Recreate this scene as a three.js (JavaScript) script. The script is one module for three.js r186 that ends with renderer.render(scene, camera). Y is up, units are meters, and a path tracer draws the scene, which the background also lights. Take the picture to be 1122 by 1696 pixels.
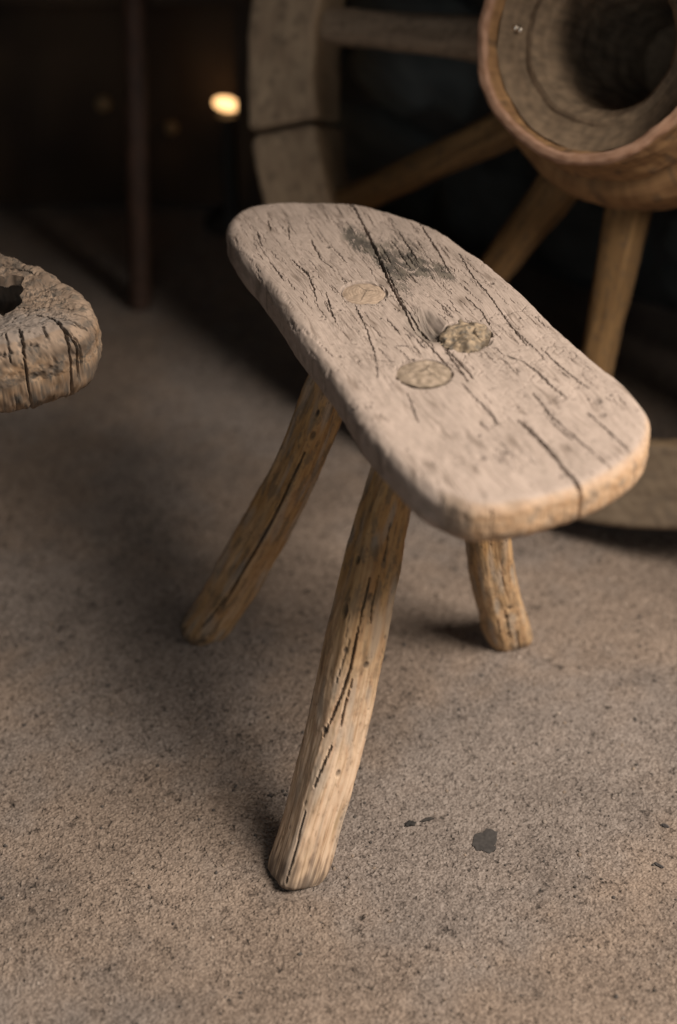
import * as THREE from 'three';
import { mergeGeometries } from 'three/addons/utils/BufferGeometryUtils.js';
import { RectAreaLightUniformsLib } from 'three/addons/lights/RectAreaLightUniformsLib.js';
import { createNoise2D, createNoise3D } from 'simplex-noise';

// ---------------------------------------------------------------- camera, lights, exposure
const scene = new THREE.Scene();
const camera = new THREE.PerspectiveCamera(33.39, 677 / 1024, 0.05, 40);
camera.position.set(0, 0.9, 0);
camera.rotation.x = -37.5 * Math.PI / 180;
camera.focus = 1.165;
camera.userData.fStop = 2.4;
scene.add(camera);

RectAreaLightUniformsLib.init();
function areaLight(color, intensity, w, h, pos, target) {
  const l = new THREE.RectAreaLight(color, intensity, w, h);
  l.position.set(...pos); l.lookAt(...target); scene.add(l);
}
areaLight(new THREE.Color(1, 0.895, 0.785), 18, 1.1, 1.1, [1.25, 1.9, -0.4], [0.0, 0.1, -1.0]);      // big soft opening, high on the right
areaLight(new THREE.Color(0.93, 0.97, 1), 1.3, 1.1, 0.8, [-0.3, 1.15, 1.0], [0.0, 0.25, -1.15]);       // weaker fill added behind the viewer, no source seen

const renderer = new THREE.WebGLRenderer({ antialias: true });
renderer.toneMapping = THREE.LinearToneMapping;
renderer.toneMappingExposure = 1.6;
renderer.shadowMap.enabled = true;

// ---------------------------------------------------------------- helpers
function rng(seed) { let a = seed >>> 0; return () => { a = (a + 0x6D2B79F5) | 0; let t = Math.imul(a ^ (a >>> 15), 1 | a); t = (t + Math.imul(t ^ (t >>> 7), 61 | t)) ^ t; return ((t ^ (t >>> 14)) >>> 0) / 4294967296; }; }
const n2 = createNoise2D(rng(11)), n3 = createNoise3D(rng(12));
const clamp = (x, a = 0, b = 1) => Math.min(b, Math.max(a, x));
const smooth = (a, b, x) => { const t = clamp((x - a) / (b - a)); return t * t * (3 - 2 * t); };
const lerp = (a, b, t) => a + (b - a) * t;
const mix3 = (a, b, t) => [lerp(a[0], b[0], t), lerp(a[1], b[1], t), lerp(a[2], b[2], t)];
const used = {};
function numbered(name) { const k = used[name] = (used[name] ?? -1) + 1; return k ? `${name}_${String(k).padStart(3, '0')}` : name; }
function tag(o, label, category, group) { o.userData.label = label; o.userData.category = category; if (group) o.userData.group = group; return o; }
function thing(name, label, category, pos = [0, 0, 0], turn = 0, group) {
  const g = new THREE.Group(); g.name = numbered(name); g.position.set(...pos); g.rotation.y = turn; scene.add(g);
  return tag(g, label, category, group);
}
function part(name, geo, mat, parent) {
  const m = new THREE.Mesh(geo, mat); m.name = name; m.castShadow = m.receiveShadow = true; parent.add(m); return m;
}
const matte = (rough = 0.9) => new THREE.MeshStandardMaterial({ vertexColors: true, roughness: rough, metalness: 0 });
const woodMat = matte(0.86), oldWoodMat = matte(0.9), stoneMat = matte(0.95);

// rows x cols grid of {p:[x,y,z], c:[r,g,b]}; closed round the columns
function gridGeo(nu, nv, fn, capA = false, capB = false) {
  const pos = [], col = [], idx = [];
  for (let i = 0; i < nu; i++) for (let j = 0; j < nv; j++) { const q = fn(i, j); pos.push(q.p[0], q.p[1], q.p[2]); col.push(q.c[0], q.c[1], q.c[2]); }
  for (let i = 0; i < nu - 1; i++) for (let j = 0; j < nv; j++) {
    const a = i * nv + j, b = i * nv + (j + 1) % nv, c = a + nv, d = b + nv; idx.push(a, b, c, b, d, c);
  }
  const cap = (row, flip) => {
    let s = [0, 0, 0], k = [0, 0, 0];
    for (let j = 0; j < nv; j++) for (let q = 0; q < 3; q++) { s[q] += pos[(row * nv + j) * 3 + q] / nv; k[q] += col[(row * nv + j) * 3 + q] / nv; }
    const n = pos.length / 3; pos.push(...s); col.push(...k);
    for (let j = 0; j < nv; j++) { const a = row * nv + j, b = row * nv + (j + 1) % nv; flip ? idx.push(n, a, b) : idx.push(n, b, a); }
  };
  if (capA) cap(0, false);
  if (capB) cap(nu - 1, true);
  const g = new THREE.BufferGeometry();
  g.setAttribute('position', new THREE.Float32BufferAttribute(pos, 3));
  g.setAttribute('color', new THREE.Float32BufferAttribute(col, 3));
  g.setIndex(idx); g.computeVertexNormals();
  return g;
}
// colours the vertices of a plain geometry
function paint(geo, fn) {
  const p = geo.attributes.position, c = new Float32Array(p.count * 3);
  for (let i = 0; i < p.count; i++) c.set(fn(p.getX(i), p.getY(i), p.getZ(i)), i * 3);
  geo.setAttribute('color', new THREE.BufferAttribute(c, 3)); return geo;
}
// a set of grooves: polylines in a plane, looked up through cells
class Grooves {
  constructor(jitter = 1) { this.jitter = jitter; this.cell = 0.006; this.map = new Map(); this.reach = 0.0045; }
  add(pts, half, depth) {
    for (let k = 0; k < pts.length - 1; k++) {
      const s = { a: pts[k], b: pts[k + 1], half, depth, t0: k / (pts.length - 1), t1: (k + 1) / (pts.length - 1) }, c = this.cell, m = this.reach;
      for (let i = Math.floor((Math.min(s.a[0], s.b[0]) - m) / c); i <= Math.floor((Math.max(s.a[0], s.b[0]) + m) / c); i++)
        for (let j = Math.floor((Math.min(s.a[1], s.b[1]) - m) / c); j <= Math.floor((Math.max(s.a[1], s.b[1]) + m) / c); j++) {
          const key = i * 4096 + j; (this.map.get(key) ?? this.map.set(key, []).get(key)).push(s);
        }
    }
  }
  at(x, y) {          // [depth, share of the groove's dirt]
    const l = this.map.get(Math.floor(x / this.cell) * 4096 + Math.floor(y / this.cell)); let d = 0, k = 0;
    if (!l) return [0, 0];
    const J = this.jitter; x += J * (0.0006 * n2(x * 230, y * 230) + 0.00035 * n2(x * 700 + 5, y * 500)); y += J * 0.0006 * n2(x * 230 + 9, y * 230);
    for (const s of l) {
      const dx = s.b[0] - s.a[0], dy = s.b[1] - s.a[1], t = clamp(((x - s.a[0]) * dx + (y - s.a[1]) * dy) / (dx * dx + dy * dy));
      const along = lerp(s.t0, s.t1, t), half = s.half * (0.35 + 0.65 * Math.sqrt(Math.sin(Math.PI * clamp(along, 0.02, 0.98)))) * (0.8 + 0.35 * n2(s.a[0] * 50 + along * 5, s.a[1] * 90));
      const e = Math.hypot(x - s.a[0] - dx * t, y - s.a[1] - dy * t) / half;
      if (e < 1.5) { const f = 1 - smooth(0.3, 1.15, e); d = Math.max(d, f * s.depth); k = Math.max(k, f * Math.min(1, s.depth / 0.0022)); }
    }
    return [d, k];
  }
}
// a thick plank seat: outline (x, z), top at y = high, rounded edges; relief and colour by functions
function seatGeo({ outline, centre, high, thick, rt, rb, nr, nt, relief, colour, hole }) {
  const cv = new THREE.CatmullRomCurve3(outline.map(([x, z]) => new THREE.Vector3(x, 0, z)), true, 'centripetal');
  let p = cv.getSpacedPoints(nt).slice(0, nt).map(v => [v.x, v.z]);
  for (let k = 0; k < 14; k++) p = p.map((q, i) => { const a = p[(i + nt - 1) % nt], b = p[(i + 1) % nt]; return [(a[0] + b[0] + 2 * q[0]) / 4, (a[1] + b[1] + 2 * q[1]) / 4]; });
  let area = 0; for (let i = 0; i < nt; i++) { const a = p[i], b = p[(i + 1) % nt]; area += a[0] * b[1] - b[0] * a[1]; }
  const sg = area > 0 ? 1 : -1;
  let nn = p.map((q, i) => { const a = p[(i + nt - 6) % nt], b = p[(i + 6) % nt], dx = b[0] - a[0], dz = b[1] - a[1], l = Math.hypot(dx, dz); return [sg * dz / l, -sg * dx / l]; });
  const st = [];          // stations from the middle of the top, over the edge, to the middle of the underside
  if (hole) {          // a hollow under a crust, from the middle of its bottom to the rim of its opening
    for (const f of [0.001, 0.5, 1]) st.push({ in: f, wide: hole.under, y: -hole.deep });
    for (let i = 1; i <= 5; i++) st.push({ in: 1, wide: hole.under * (1 - 0.12 * (i / 5) ** 2), y: lerp(-hole.deep, -hole.crust - 0.006, i / 5) });
    for (let i = 1; i <= 6; i++) st.push({ in: 1, wide: hole.under * 0.88 * (1 - i / 6), y: -hole.crust - 0.006 * (1 - i / 6) });
    for (let i = 1; i <= 10; i++) st.push({ in: 1, wide: 0, y: -hole.crust * (1 - i / 10.5) });
  }
  for (let i = 0; i <= nr; i++) st.push({ r: i / nr, off: -rt, y: 0, d: [0, 1], w: 0, from: !!hole });
  for (let i = 1; i <= 16; i++) { const a = i / 16 * Math.PI / 2; st.push({ r: 1, off: -rt + rt * Math.sin(a), y: -rt + rt * Math.cos(a), d: [Math.sin(a), Math.cos(a)], w: i / 16 }); }
  const ns = Math.ceil((thick - rt - rb) / 0.0009);
  for (let i = 1; i <= ns; i++) st.push({ r: 1, off: 0, y: lerp(-rt, rb - thick, i / ns), d: [1, 0], w: 1 });
  for (let i = 1; i <= 10; i++) { const a = i / 10 * Math.PI / 2; st.push({ r: 1, off: -rb + rb * Math.cos(a), y: -thick + rb - rb * Math.sin(a), d: [Math.cos(a), -Math.sin(a)], w: 1 }); }
  for (let i = 1; i <= 8; i++) st.push({ r: 1 - i / 8.001, off: -rb, y: -thick, d: [0, -1], w: 1, low: true });
  const g = gridGeo(st.length, nt, (i, j) => {
    const s = st[i], [px, pz] = p[j], [nx, nz] = nn[j];
    if (s.in) {
      const dx = px - centre[0], dz = pz - centre[1], l = Math.hypot(dx, dz), R = (hole.edge(dx / l, dz / l) + s.wide) * s.in, x = centre[0] + dx / l * R, z = centre[1] + dz / l * R;
      const h = relief(x, high, z, 0, nx, nz)[0] * (s.wide ? 0.5 : 1);
      return { p: [x, high + s.y + h, z], c: colour(x, high + s.y, z, 0.2, nx, nz, 0) };
    }
    let ex = px + nx * s.off, ez = pz + nz * s.off;
    let r = s.r;
    if (s.from) { const dx = ex - centre[0], dz = ez - centre[1], l = Math.hypot(dx, dz); r = lerp(hole.edge(dx / l, dz / l) / l, 1, r); }
    const x = centre[0] + (ex - centre[0]) * r, z = centre[1] + (ez - centre[1]) * r, y = high + s.y;
    const h = s.low ? [0, 0] : relief(x, y, z, s.w, nx, nz);
    return { p: [x + nx * s.d[0] * h[0], y + s.d[1] * h[0], z + nz * s.d[0] * h[0]], c: colour(x, y, z, s.w, nx, nz, h[1]) };
  });
  const ix = g.index.array; if (sg > 0) for (let k = 0; k < ix.length; k += 3) { const t = ix[k + 1]; ix[k + 1] = ix[k + 2]; ix[k + 2] = t; }
  g.computeVertexNormals();
  return g;
}
// a hewn stick: spine [x, y, z, radius]; cracks and pits in (metres along, share across the side towards +z)
function stickGeo({ spine, nu, nv, front = [0, 0.6, 1], facets = [], relief, colour, floor = null, roundStart = 0.006 }) {
  const V = spine.map(q => new THREE.Vector3(q[0], q[1], q[2])), cv = new THREE.CatmullRomCurve3(V, false, 'centripetal');
  const rad = t => { const f = t * (spine.length - 1), k = Math.min(spine.length - 2, Math.floor(f)), e = f - k; return lerp(spine[k][3], spine[k + 1][3], e * e * (3 - 2 * e)); };
  const L = cv.getLength(), F = new THREE.Vector3(...front).normalize(), P = new THREE.Vector3(), T = new THREE.Vector3(), A = new THREE.Vector3(), B = new THREE.Vector3();
  let row = -1;
  return gridGeo(nu, nv, (i, j) => {
    const t = i / (nu - 1);
    if (row !== i) { row = i; cv.getPoint(t, P); cv.getTangent(t, T); A.copy(F).addScaledVector(T, -F.dot(T)).normalize(); B.crossVectors(T, A); }
    const ph = j / nv * Math.PI * 2, u = t * L, r0 = rad(t);
    let k = 1;
    for (const [fa, flat, tw] of facets) { const c = Math.cos(ph - fa - tw * u); if (c > flat) k = Math.min(k, flat / c + 0.2 * (1 - flat / c)); }
    if (roundStart) k *= 1 - 0.22 * Math.pow(1 - smooth(0, roundStart, u), 2);
    const h = relief(u, ph, r0), r = r0 * k + h[0];
    const p = [P.x + (A.x * Math.cos(ph) + B.x * Math.sin(ph)) * r, P.y + (A.y * Math.cos(ph) + B.y * Math.sin(ph)) * r, P.z + (A.z * Math.cos(ph) + B.z * Math.sin(ph)) * r];
    if (floor !== null) { const e = 1 - clamp((p[1] - floor) / 0.013), q = 1 - 0.1 * e * e * e; p[0] = P.x + (p[0] - P.x) * q; p[2] = P.z + (p[2] - P.z) * q; if (p[1] < floor) p[1] = floor; }
    return { p, c: colour(u, ph, L, h[1], p) };
  }, true, true);
}

// ---------------------------------------------------------------- the floor
function floorTexture(size, metres) {
  const R = rng(5), H = new Float32Array(size * size), C = new Float32Array(size * size);
  const lattice = (cells, amp, to) => {
    const v = new Float32Array(cells * cells).map(() => R() * 2 - 1);
    for (let y = 0; y < size; y++) for (let x = 0; x < size; x++) {
      const fx = x / size * cells, fy = y / size * cells, ix = Math.floor(fx), iy = Math.floor(fy), a = fx - ix, b = fy - iy, sa = a * a * (3 - 2 * a), sb = b * b * (3 - 2 * b);
      const x1 = (ix + 1) % cells, y1 = (iy + 1) % cells;
      to[y * size + x] += amp * lerp(lerp(v[iy * cells + ix], v[iy * cells + x1], sa), lerp(v[y1 * cells + ix], v[y1 * cells + x1], sa), sb);
    }
  };
  lattice(24, 0.18, H); lattice(70, 0.22, H); lattice(210, 0.3, H); lattice(430, 0.5, H); lattice(760, 0.75, H);
  lattice(16, 0.3, C); lattice(60, 0.2, C); lattice(150, 0.2, C); lattice(330, 0.45, C); lattice(640, 1.0, C); lattice(1000, 1.0, C);
  const stamp = (n, r0, r1, dh, dc) => {
    for (let k = 0; k < n; k++) {
      const cx = R() * size, cy = R() * size, r = (r0 + (r1 - r0) * R() ** 3) / metres * size, st = 0.6 + 0.8 * R(), an = R() * 6.3, ca = Math.cos(an), sa = Math.sin(an), p = R() * 9, w = 0.5 + 0.5 * R();
      const m = Math.ceil(r * 1.9);
      for (let dy = -m; dy <= m; dy++) for (let dx = -m; dx <= m; dx++) {
        const u = dx * ca + dy * sa, v = (-dx * sa + dy * ca) * st, q = Math.hypot(u, v) / r * (1 + 0.28 * Math.sin(3 * Math.atan2(v, u) + p) + 0.15 * Math.sin(5 * Math.atan2(v, u) + p * 2));
        if (q > 1.25) continue;
        const f = 1 - smooth(0.55, 1.2, q), o = ((Math.round(cy) + dy + size) % size) * size + ((Math.round(cx) + dx + size) % size);
        H[o] += dh * f * w; C[o] += dc * f * w;
      }
    }
  };
  stamp(5200, 0.0006, 0.0021, -2.0, -0.9);      // pits
  stamp(16000, 0.0005, 0.0015, 1.5, 1.2);        // pale sand grains
  stamp(12000, 0.0005, 0.0014, 0.8, -1.5);        // dark grains
  stamp(1500, 0.001, 0.003, -1.2, -1.6);
  stamp(110, 0.0018, 0.005, -1.6, -0.9);         // chipped spots
  const mk = (fill, srgb) => {
    const d = new Uint8Array(size * size * 4);
    for (let i = 0; i < size * size; i++) { const q = fill(i); d[i * 4] = q[0]; d[i * 4 + 1] = q[1]; d[i * 4 + 2] = q[2]; d[i * 4 + 3] = 255; }
    const t = new THREE.DataTexture(d, size, size); t.wrapS = t.wrapT = THREE.RepeatWrapping; t.magFilter = t.minFilter = THREE.LinearFilter; t.needsUpdate = true;
    if (srgb) t.colorSpace = THREE.SRGBColorSpace; return t;
  };
  const s8 = l => 255 * Math.pow(clamp(l), 1 / 2.2);
  return [mk(i => { const k = clamp(0.72 + 0.23 * C[i], 0.12, 1), w = clamp(0.5 + 0.4 * C[i]); return [s8(k), s8(k * lerp(0.95, 1, w)), s8(k * lerp(0.92, 1, w))]; }, true),
    mk(i => { const h = 255 * clamp(0.55 + 0.11 * H[i]); return [h, h, h]; }, false)];
}
{
  const M = 0.83, [map, bump] = floorTexture(2048, M);
  const mat = new THREE.MeshStandardMaterial({ map, bumpMap: bump, bumpScale: 0.005, roughness: 0.95, vertexColors: true });
  const line = (a, b, c, d, fine) => { const v = []; for (let x = a; x < b; x += 0.15) v.push(x); for (let x = b; x < c; x += fine) v.push(x); for (let x = c; x <= d; x += 0.15) v.push(x); return v; };
  const X = line(-3.2, -0.8, 0.8, 3.2, 0.008), Z = line(-3.4, -2, -0.4, 2, 0.008), pos = [], col = [], uv = [], idx = [];
  for (const z of Z) for (const x of X) {
    pos.push(x, -0.0006 + 0.0006 * n2(x * 9, z * 9) + 0.0004 * n2(x * 31, z * 31), z);
    const big = 0.5 + 0.5 * n2(x * 2.6 + 4, z * 2.6), mid = n2(x * 9 + 3, z * 9), sm = n2(x * 27, z * 27 + 5);
    const brown = smooth(0.15, 0.8, 0.5 + 0.5 * n2(x * 4.1 - 8, z * 4.1) + 0.2 * sm);
    let c = mix3([0.25, 0.21, 0.183], [0.262, 0.203, 0.16], brown);
    const ragged = 0.55 * n2(x * 38, z * 38) + 0.35 * n2(x * 90, z * 90);
    for (const [a, b, rx, rz, q] of [[-0.215, -0.752, 0.035, 0.03, 0.5], [0.24, -0.72, 0.06, 0.06, 0.35], [-0.15, -1.13, 0.06, 0.05, 0.3], [0.03, -0.68, 0.05, 0.02, 0.18], [0.19, -0.85, 0.04, 0.02, 0.22], [-0.1, -0.66, 0.02, 0.015, 0.35]])
      c = mix3(c, [0.13, 0.11, 0.098], q * (1 - smooth(0.1, 1.2, Math.hypot((x - a) / rx, (z - b) / rz) + ragged)));  // dark floor stains; the one at left rear paints in the seat's shadow
    const k = 0.95 + 0.14 * (big - 0.5) + 0.07 * mid + 0.05 * sm; c = c.map(q => q * k);
    col.push(...c); uv.push(x / M, -z / M);
  }
  const nx = X.length;
  for (let j = 0; j < Z.length - 1; j++) for (let i = 0; i < nx - 1; i++) { const a = j * nx + i; idx.push(a, a + nx, a + 1, a + 1, a + nx, a + nx + 1); }
  const g = new THREE.BufferGeometry();
  g.setAttribute('position', new THREE.Float32BufferAttribute(pos, 3)); g.setAttribute('color', new THREE.Float32BufferAttribute(col, 3)); g.setAttribute('uv', new THREE.Float32BufferAttribute(uv, 2));
  g.setIndex(idx); g.computeVertexNormals();
  const m = part('floor', g, mat, scene); m.userData.kind = 'structure';
}

// ---------------------------------------------------------------- added plank bench, unseen above the frame, to keep light off the back
{
  const r = thing('workbench', 'unseen planks added above the frame to shade the low table and wagon wheel', 'workbench', [-1.155, 0, -1.43]);
  for (let k = 0; k < 5; k++) {
    const g = new THREE.BoxGeometry(3.2, 0.04, 0.146, 30, 1, 4); g.translate(0, 0.81 + 0.002 * (k % 2), 0.43 - 0.15 * k);
    part('plank', paint(g, (x, y, z) => { const q = 0.5 + 0.5 * n3(x * 4, k * 3, z * 60); return mix3([0.1, 0.065, 0.04], [0.2, 0.14, 0.09], q); }), stoneMat, r);
  }
  for (const x of [-1.5]) for (const z of [0.38, -0.1]) { const g = new THREE.BoxGeometry(0.08, 0.79, 0.08, 2, 20, 2); g.translate(x, 0.395, z); part('leg', paint(g, (px, py, pz) => { const q = 0.5 + 0.5 * n3(px * 60, py * 5, pz * 60); return mix3([0.1, 0.065, 0.04], [0.2, 0.14, 0.09], q); }), stoneMat, r); }
}

// added tall box, unseen outside the frame, to shade the wheel and ground behind
{
  const c = thing('cupboard', 'unseen wooden box added outside the frame to shade the wagon wheel', 'cupboard', [0.775, 0, -1.3]);
  const wood = g => paint(g, (x, y, z) => { const q = 0.5 + 0.5 * n3(x * 30, y * 4, z * 30); return mix3([0.16, 0.105, 0.06], [0.3, 0.21, 0.13], q); });
  const put = (name, w, h, d, x, y, z) => { const g = new THREE.BoxGeometry(w, h, d, 6, 20, 6); g.translate(x, y, z); part(name, wood(g), stoneMat, c); };
  for (const sd of [-1, 1]) { put('side_panel', 0.022, 1.25, 0.6, 0.289 * sd, 0.625, 0); put('door', 0.27, 1.14, 0.02, 0.137 * sd, 0.63, 0.314); }
  put('back_panel', 0.55, 1.25, 0.016, 0, 0.625, -0.29); put('top', 0.64, 0.024, 0.66, 0, 1.264, 0.01); put('shelf', 0.55, 0.02, 0.55, 0, 0.6, 0);
}

// ---------------------------------------------------------------- the wheel's axes, which the wall behind also follows
const WC = new THREE.Vector3(0.2449, 0.3662, -1.2905), WN = new THREE.Vector3(-0.5062, 0.426, 0.7498).normalize();
const WE1 = new THREE.Vector3(0.8288, 0, 0.5596).normalize(), WE2 = new THREE.Vector3().crossVectors(WN, WE1);

// ---------------------------------------------------------------- rubble wall behind
{
  const yaw = Math.atan2(-0.5596, 0.8288), base = [0.361, 0, -1.475];
  const w = thing('stone_wall', 'dark rubble stone wall behind the wagon wheel and low table', 'wall', base, yaw * -1 + Math.PI * 2 * 0);
  w.rotation.y = Math.atan2(-0.5062, 0.7498);
  const R = rng(31), mortar = new THREE.BoxGeometry(5, 1.6, 0.3, 200, 64, 1); mortar.translate(-0.6, 0.8, -0.17);
  paint(mortar, (x, y, z) => { const k = 0.045 + 0.02 * n2(x * 14, y * 14); return [k, k * 0.97, k * 0.92]; });
  part('mortar', mortar, stoneMat, w);
  const shapes = []; for (let s = 0; s < 7; s++) {
    const g = new THREE.SphereGeometry(1, 28, 18), p = g.attributes.position;
    for (let i = 0; i < p.count; i++) {
      let x = p.getX(i), y = p.getY(i), z = p.getZ(i);
      const q = Math.pow(Math.abs(x) ** 3.4 + Math.abs(y) ** 3.4 + Math.abs(z) ** 3.4, -1 / 3.4), k = q * (1 + 0.16 * n3(x * 1.4 + s * 7, y * 1.4, z * 1.4) + 0.06 * n3(x * 4 + s, y * 4, z * 4));
      p.setXYZ(i, x * k, y * k, z * k);
    }
    g.computeVertexNormals();
    const t = 0.55 + 0.16 * s % 0.5;
    paint(g, (x, y, z) => { const k = (0.085 + 0.03 * n3(x * 3 + s, y * 3, z * 3)) * t * 1.3; return [k * 0.9, k, k * 0.97]; });
    shapes.push(g);
  }
  for (let y = 0.0; y < 1.15;) {
    const h = 0.09 + 0.06 * R(); let x = -1.25 - R() * 0.1;
    while (x < 0.75) {
      const l = 0.1 + 0.13 * R(), m = part('stone', shapes[Math.floor(R() * 7)], stoneMat, w);
      m.position.set(x + l / 2, y + h / 2, -0.03 - 0.012 * R()); m.scale.set(l * 0.49, h * 0.48, 0.035 + 0.012 * R()); m.rotation.z = (R() - 0.5) * 0.12;
      x += l + 0.006;
    }
    y += h + 0.006;
  }
}

// ---------------------------------------------------------------- the stool
{
  const TURN = 0.4115, O = [0.055, -0.962], HI = 0.312;
  const st = thing('milking_stool', 'old three-legged wooden milking stool with thick cracked weathered seat, in sharp focus', 'stool', [O[0], 0, O[1]], TURN);
  const mm = l => l.map(q => q.map(v => v / 1000));
  const outline = mm([[85.5, 145], [72, 164.5], [54.5, 177], [36, 185], [12, 191], [-13, 192], [-32, 191], [-47.5, 187], [-59, 179.5], [-67, 169], [-76, 151], [-80, 120], [-80, 90], [-78, 41], [-75, -22], [-73, -66], [-72, -115], [-72, -154], [-68, -187], [-57, -203], [-41, -212], [-20, -212], [8, -202], [34, -183], [54, -161], [70, -135], [79, -104], [84, -69], [85, -30], [86, 11], [87, 48], [89, 83], [90, 104], [89, 125]]);
  const G = new Grooves(), R = rng(77);
  const big = [   // the checks and cracks that can be told apart on top: [half width mm, depth mm, points in mm]
    [1.25, 9, [[30, -216], [28, -170], [24, -144], [17, -110], [7, -66], [1, -31], [-4, 8], [-3, 42]]],
    [1.5, 9, [[9, 116], [10, 128], [10, 149], [9, 171], [10, 191], [10, 200]]],
    [1.0, 5, [[36, 51], [42, 61], [44, 75], [45, 96], [47, 107]]], [0.8, 4, [[61, 50], [61, 69], [63, 89], [65, 103]]],
    [0.8, 5, [[70, -85], [63, -53], [61, -28], [58, 6], [54, 43]]], [0.75, 3, [[31, 94], [29, 120], [31, 150], [35, 185]]],
    [0.75, 3.5, [[51, 127], [52, 151], [53, 175]]], [0.7, 2.6, [[-6, 67], [-5, 88], [-3, 106], [-6, 115], [-13, 117], [-15, 110]]],
    [0.9, 5, [[5, 22], [1, 50], [-1, 68]]], [0.9, 5, [[-42, -123], [-40, -102], [-43, -83], [-49, -62]]],
    [0.8, 4, [[-39, -70], [-46, -43], [-48, -30]]], [0.65, 3, [[-57, -127], [-58, -98]]], [0.7, 3.4, [[-19, -144], [-23, -116], [-21, -101]]],
    [0.75, 3.6, [[-27, -48], [-33, -16], [-40, 12], [-51, 41]]], [0.7, 3.4, [[-15, -24], [-15, -1]]],
    [0.9, 5, [[64, -138], [62, -124], [56, -86], [51, -63]]], [1.0, 6, [[2, -37], [4, -6], [3, 8]]], [0.7, 4, [[25, -22], [25, -6]]],
    [0.9, 5, [[6, 14], [5, 46], [4, 66]]], [0.7, 3, [[45, -27], [47, -5], [43, 16]]], [0.6, 2.6, [[-50, -170], [-54, -149]]], [0.7, 3, [[-37, -182], [-41, -166]]],
    [0.7, 3, [[-26, -170], [-33, -150]]], [0.6, 2, [[-41, 63], [-48, 94]]], [0.6, 2.6, [[-24, 10], [-17, 14]]], [0.55, 1.5, [[-48, 18], [-33, 28]]],
    [0.7, 3, [[-22, -45], [-13, -41]]], [0.6, 2, [[-22, 29], [-13, 35]]], [0.8, 4, [[15, -88], [9, -66], [4, -38]]], [0.6, 2.4, [[26, 120], [27, 137], [28, 148]]],
    [0.65, 2.8, [[56, 12], [57, 35], [56, 66]]], [0.8, 4, [[34, -120], [31, -96], [29, -78]]], [0.8, 4, [[44, -128], [40, -104], [38, -84]]], [0.7, 3, [[24, -118], [20, -92]]], [0.8, 3, [[-46, 186], [-47, 200]]],
  ];
  for (const [w, d, p] of big) G.add(mm(p), Math.max(0.00055, w * 0.00084), d / 1000);
  for (let k = 0; k < 460; k++) {     // hair checks along the grain, fewer near the front end
    let x = (R() * 2 - 1) * 0.08, z = -0.2 + 0.38 * Math.pow(R(), 1.35); const l = 0.006 + 0.03 * R() * R(), b = (R() - 0.5) * 0.12 + (z < -0.05 ? -0.06 : 0.02);
    if (x < -0.02 && z > 0.06 && R() < 0.8) continue;
    const a = [x, z], m = [x + l * 0.5 * b + (R() - 0.5) * 0.0015, z + l * 0.5], e = [x + l * b, z + l];
    G.add([a, m, e], 0.0003 + 0.00024 * R(), 0.0004 + 0.0016 * R() * R());
  }
  for (let k = 0; k < 170; k++) {      // the checked patch of short cross cracks right of the pegs
    const x = 0.004 + 0.075 * R(), z = 0.0 + 0.115 * R(), a = (R() - 0.5) * 1.5, l = 0.003 + 0.009 * R();
    G.add([[x, z], [x + l * Math.cos(a) * 0.5, z + l * Math.sin(a) * 0.6], [x + l * Math.cos(a), z + l * Math.sin(a)]], 0.00032 + 0.00022 * R(), 0.0004 + 0.001 * R());
  }
  const pits = []; for (let k = 0; k < 240; k++) pits.push([(R() * 2 - 1) * 0.088, -0.21 + 0.4 * R(), 0.0005 + 0.0011 * R() ** 2, 0.5 + 0.5 * R()]);
  pits.push([-0.011, -0.131, 0.002, 1], [-0.03, 0.143, 0.0028, 0.5], [-0.016, 0.143, 0.0034, 0.6], [-0.013, 0.148, 0.002, 0.6], [0.062, 0.118, 0.004, 0.4], [0.058, 0.132, 0.003, 0.5], [0.07, -0.036, 0.002, 0.9]);
  const pegs = [[-0.015, -0.060, 0.0150], [-0.022, 0.047, 0.0172], [0.023, 0.017, 0.0165]];
  const gap = (x, z) => { let d = 0; pegs.forEach(([a, b, r], k) => { const q = Math.hypot(x - a, z - b) - r; d = Math.max(d, (1 - smooth(0.0003, [0.0011, 0.0018, 0.0022][k], Math.abs(q - 0.0004))) * [0.45, 0.9, 0.9][k] * clamp([0.6, 0.55, 0.7][k] + 0.9 * n2(Math.atan2(z - b, x - a) * 1.3 + k * 7, k) + (k === 1 ? 0.6 * Math.sin(Math.atan2(z - b, a - x)) : 0))); if (q < 0) d = Math.max(d, smooth(0, -0.001, q) * 1.0); }); return d; };
  const stain = (x, z) => {           // grey mould streaked along the grain at the far half
    let s = 0; for (const [a, b, rx, rz, k] of [[0.012, -0.13, 0.011, 0.028, 1], [0.019, -0.095, 0.012, 0.04, 1], [0.034, -0.082, 0.013, 0.03, 0.95], [0.047, -0.066, 0.008, 0.02, 0.9], [0.012, -0.06, 0.006, 0.03, 0.6], [0.03, -0.1, 0.028, 0.05, 0.55]])
      s = Math.max(s, k * (1 - smooth(0.25, 1.3, Math.hypot((x - a) / rx, (z - b) / rz))));
    const g = n2(x * 330 + 4 * n2(x * 30, z * 12), z * 46), g2 = n2(x * 130, z * 75 + 9), g3 = n2(x * 650, z * 420);
    const grey = 0.95 * (1 - smooth(0.2, 1.15, Math.hypot((x - 0.004) / 0.015, (z + 0.006) / 0.028) + 0.2 * n2(x * 150, z * 90)));
    return clamp(Math.max(s * smooth(-0.35, 0.3, 0.5 * g + 0.4 * g2 + 0.45 * g3 + 0.9 * (s - 0.5)) * 1.35, grey * (0.7 + 0.3 * g)));
  };
  const hollow = (x, z) => (0.0075 + 0.0006 * n2(x * 300, z * 60)) * (1 - smooth(0.15, 1, Math.hypot((x - 0.006) / 0.014, (z + 0.004) / 0.026)));
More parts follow.
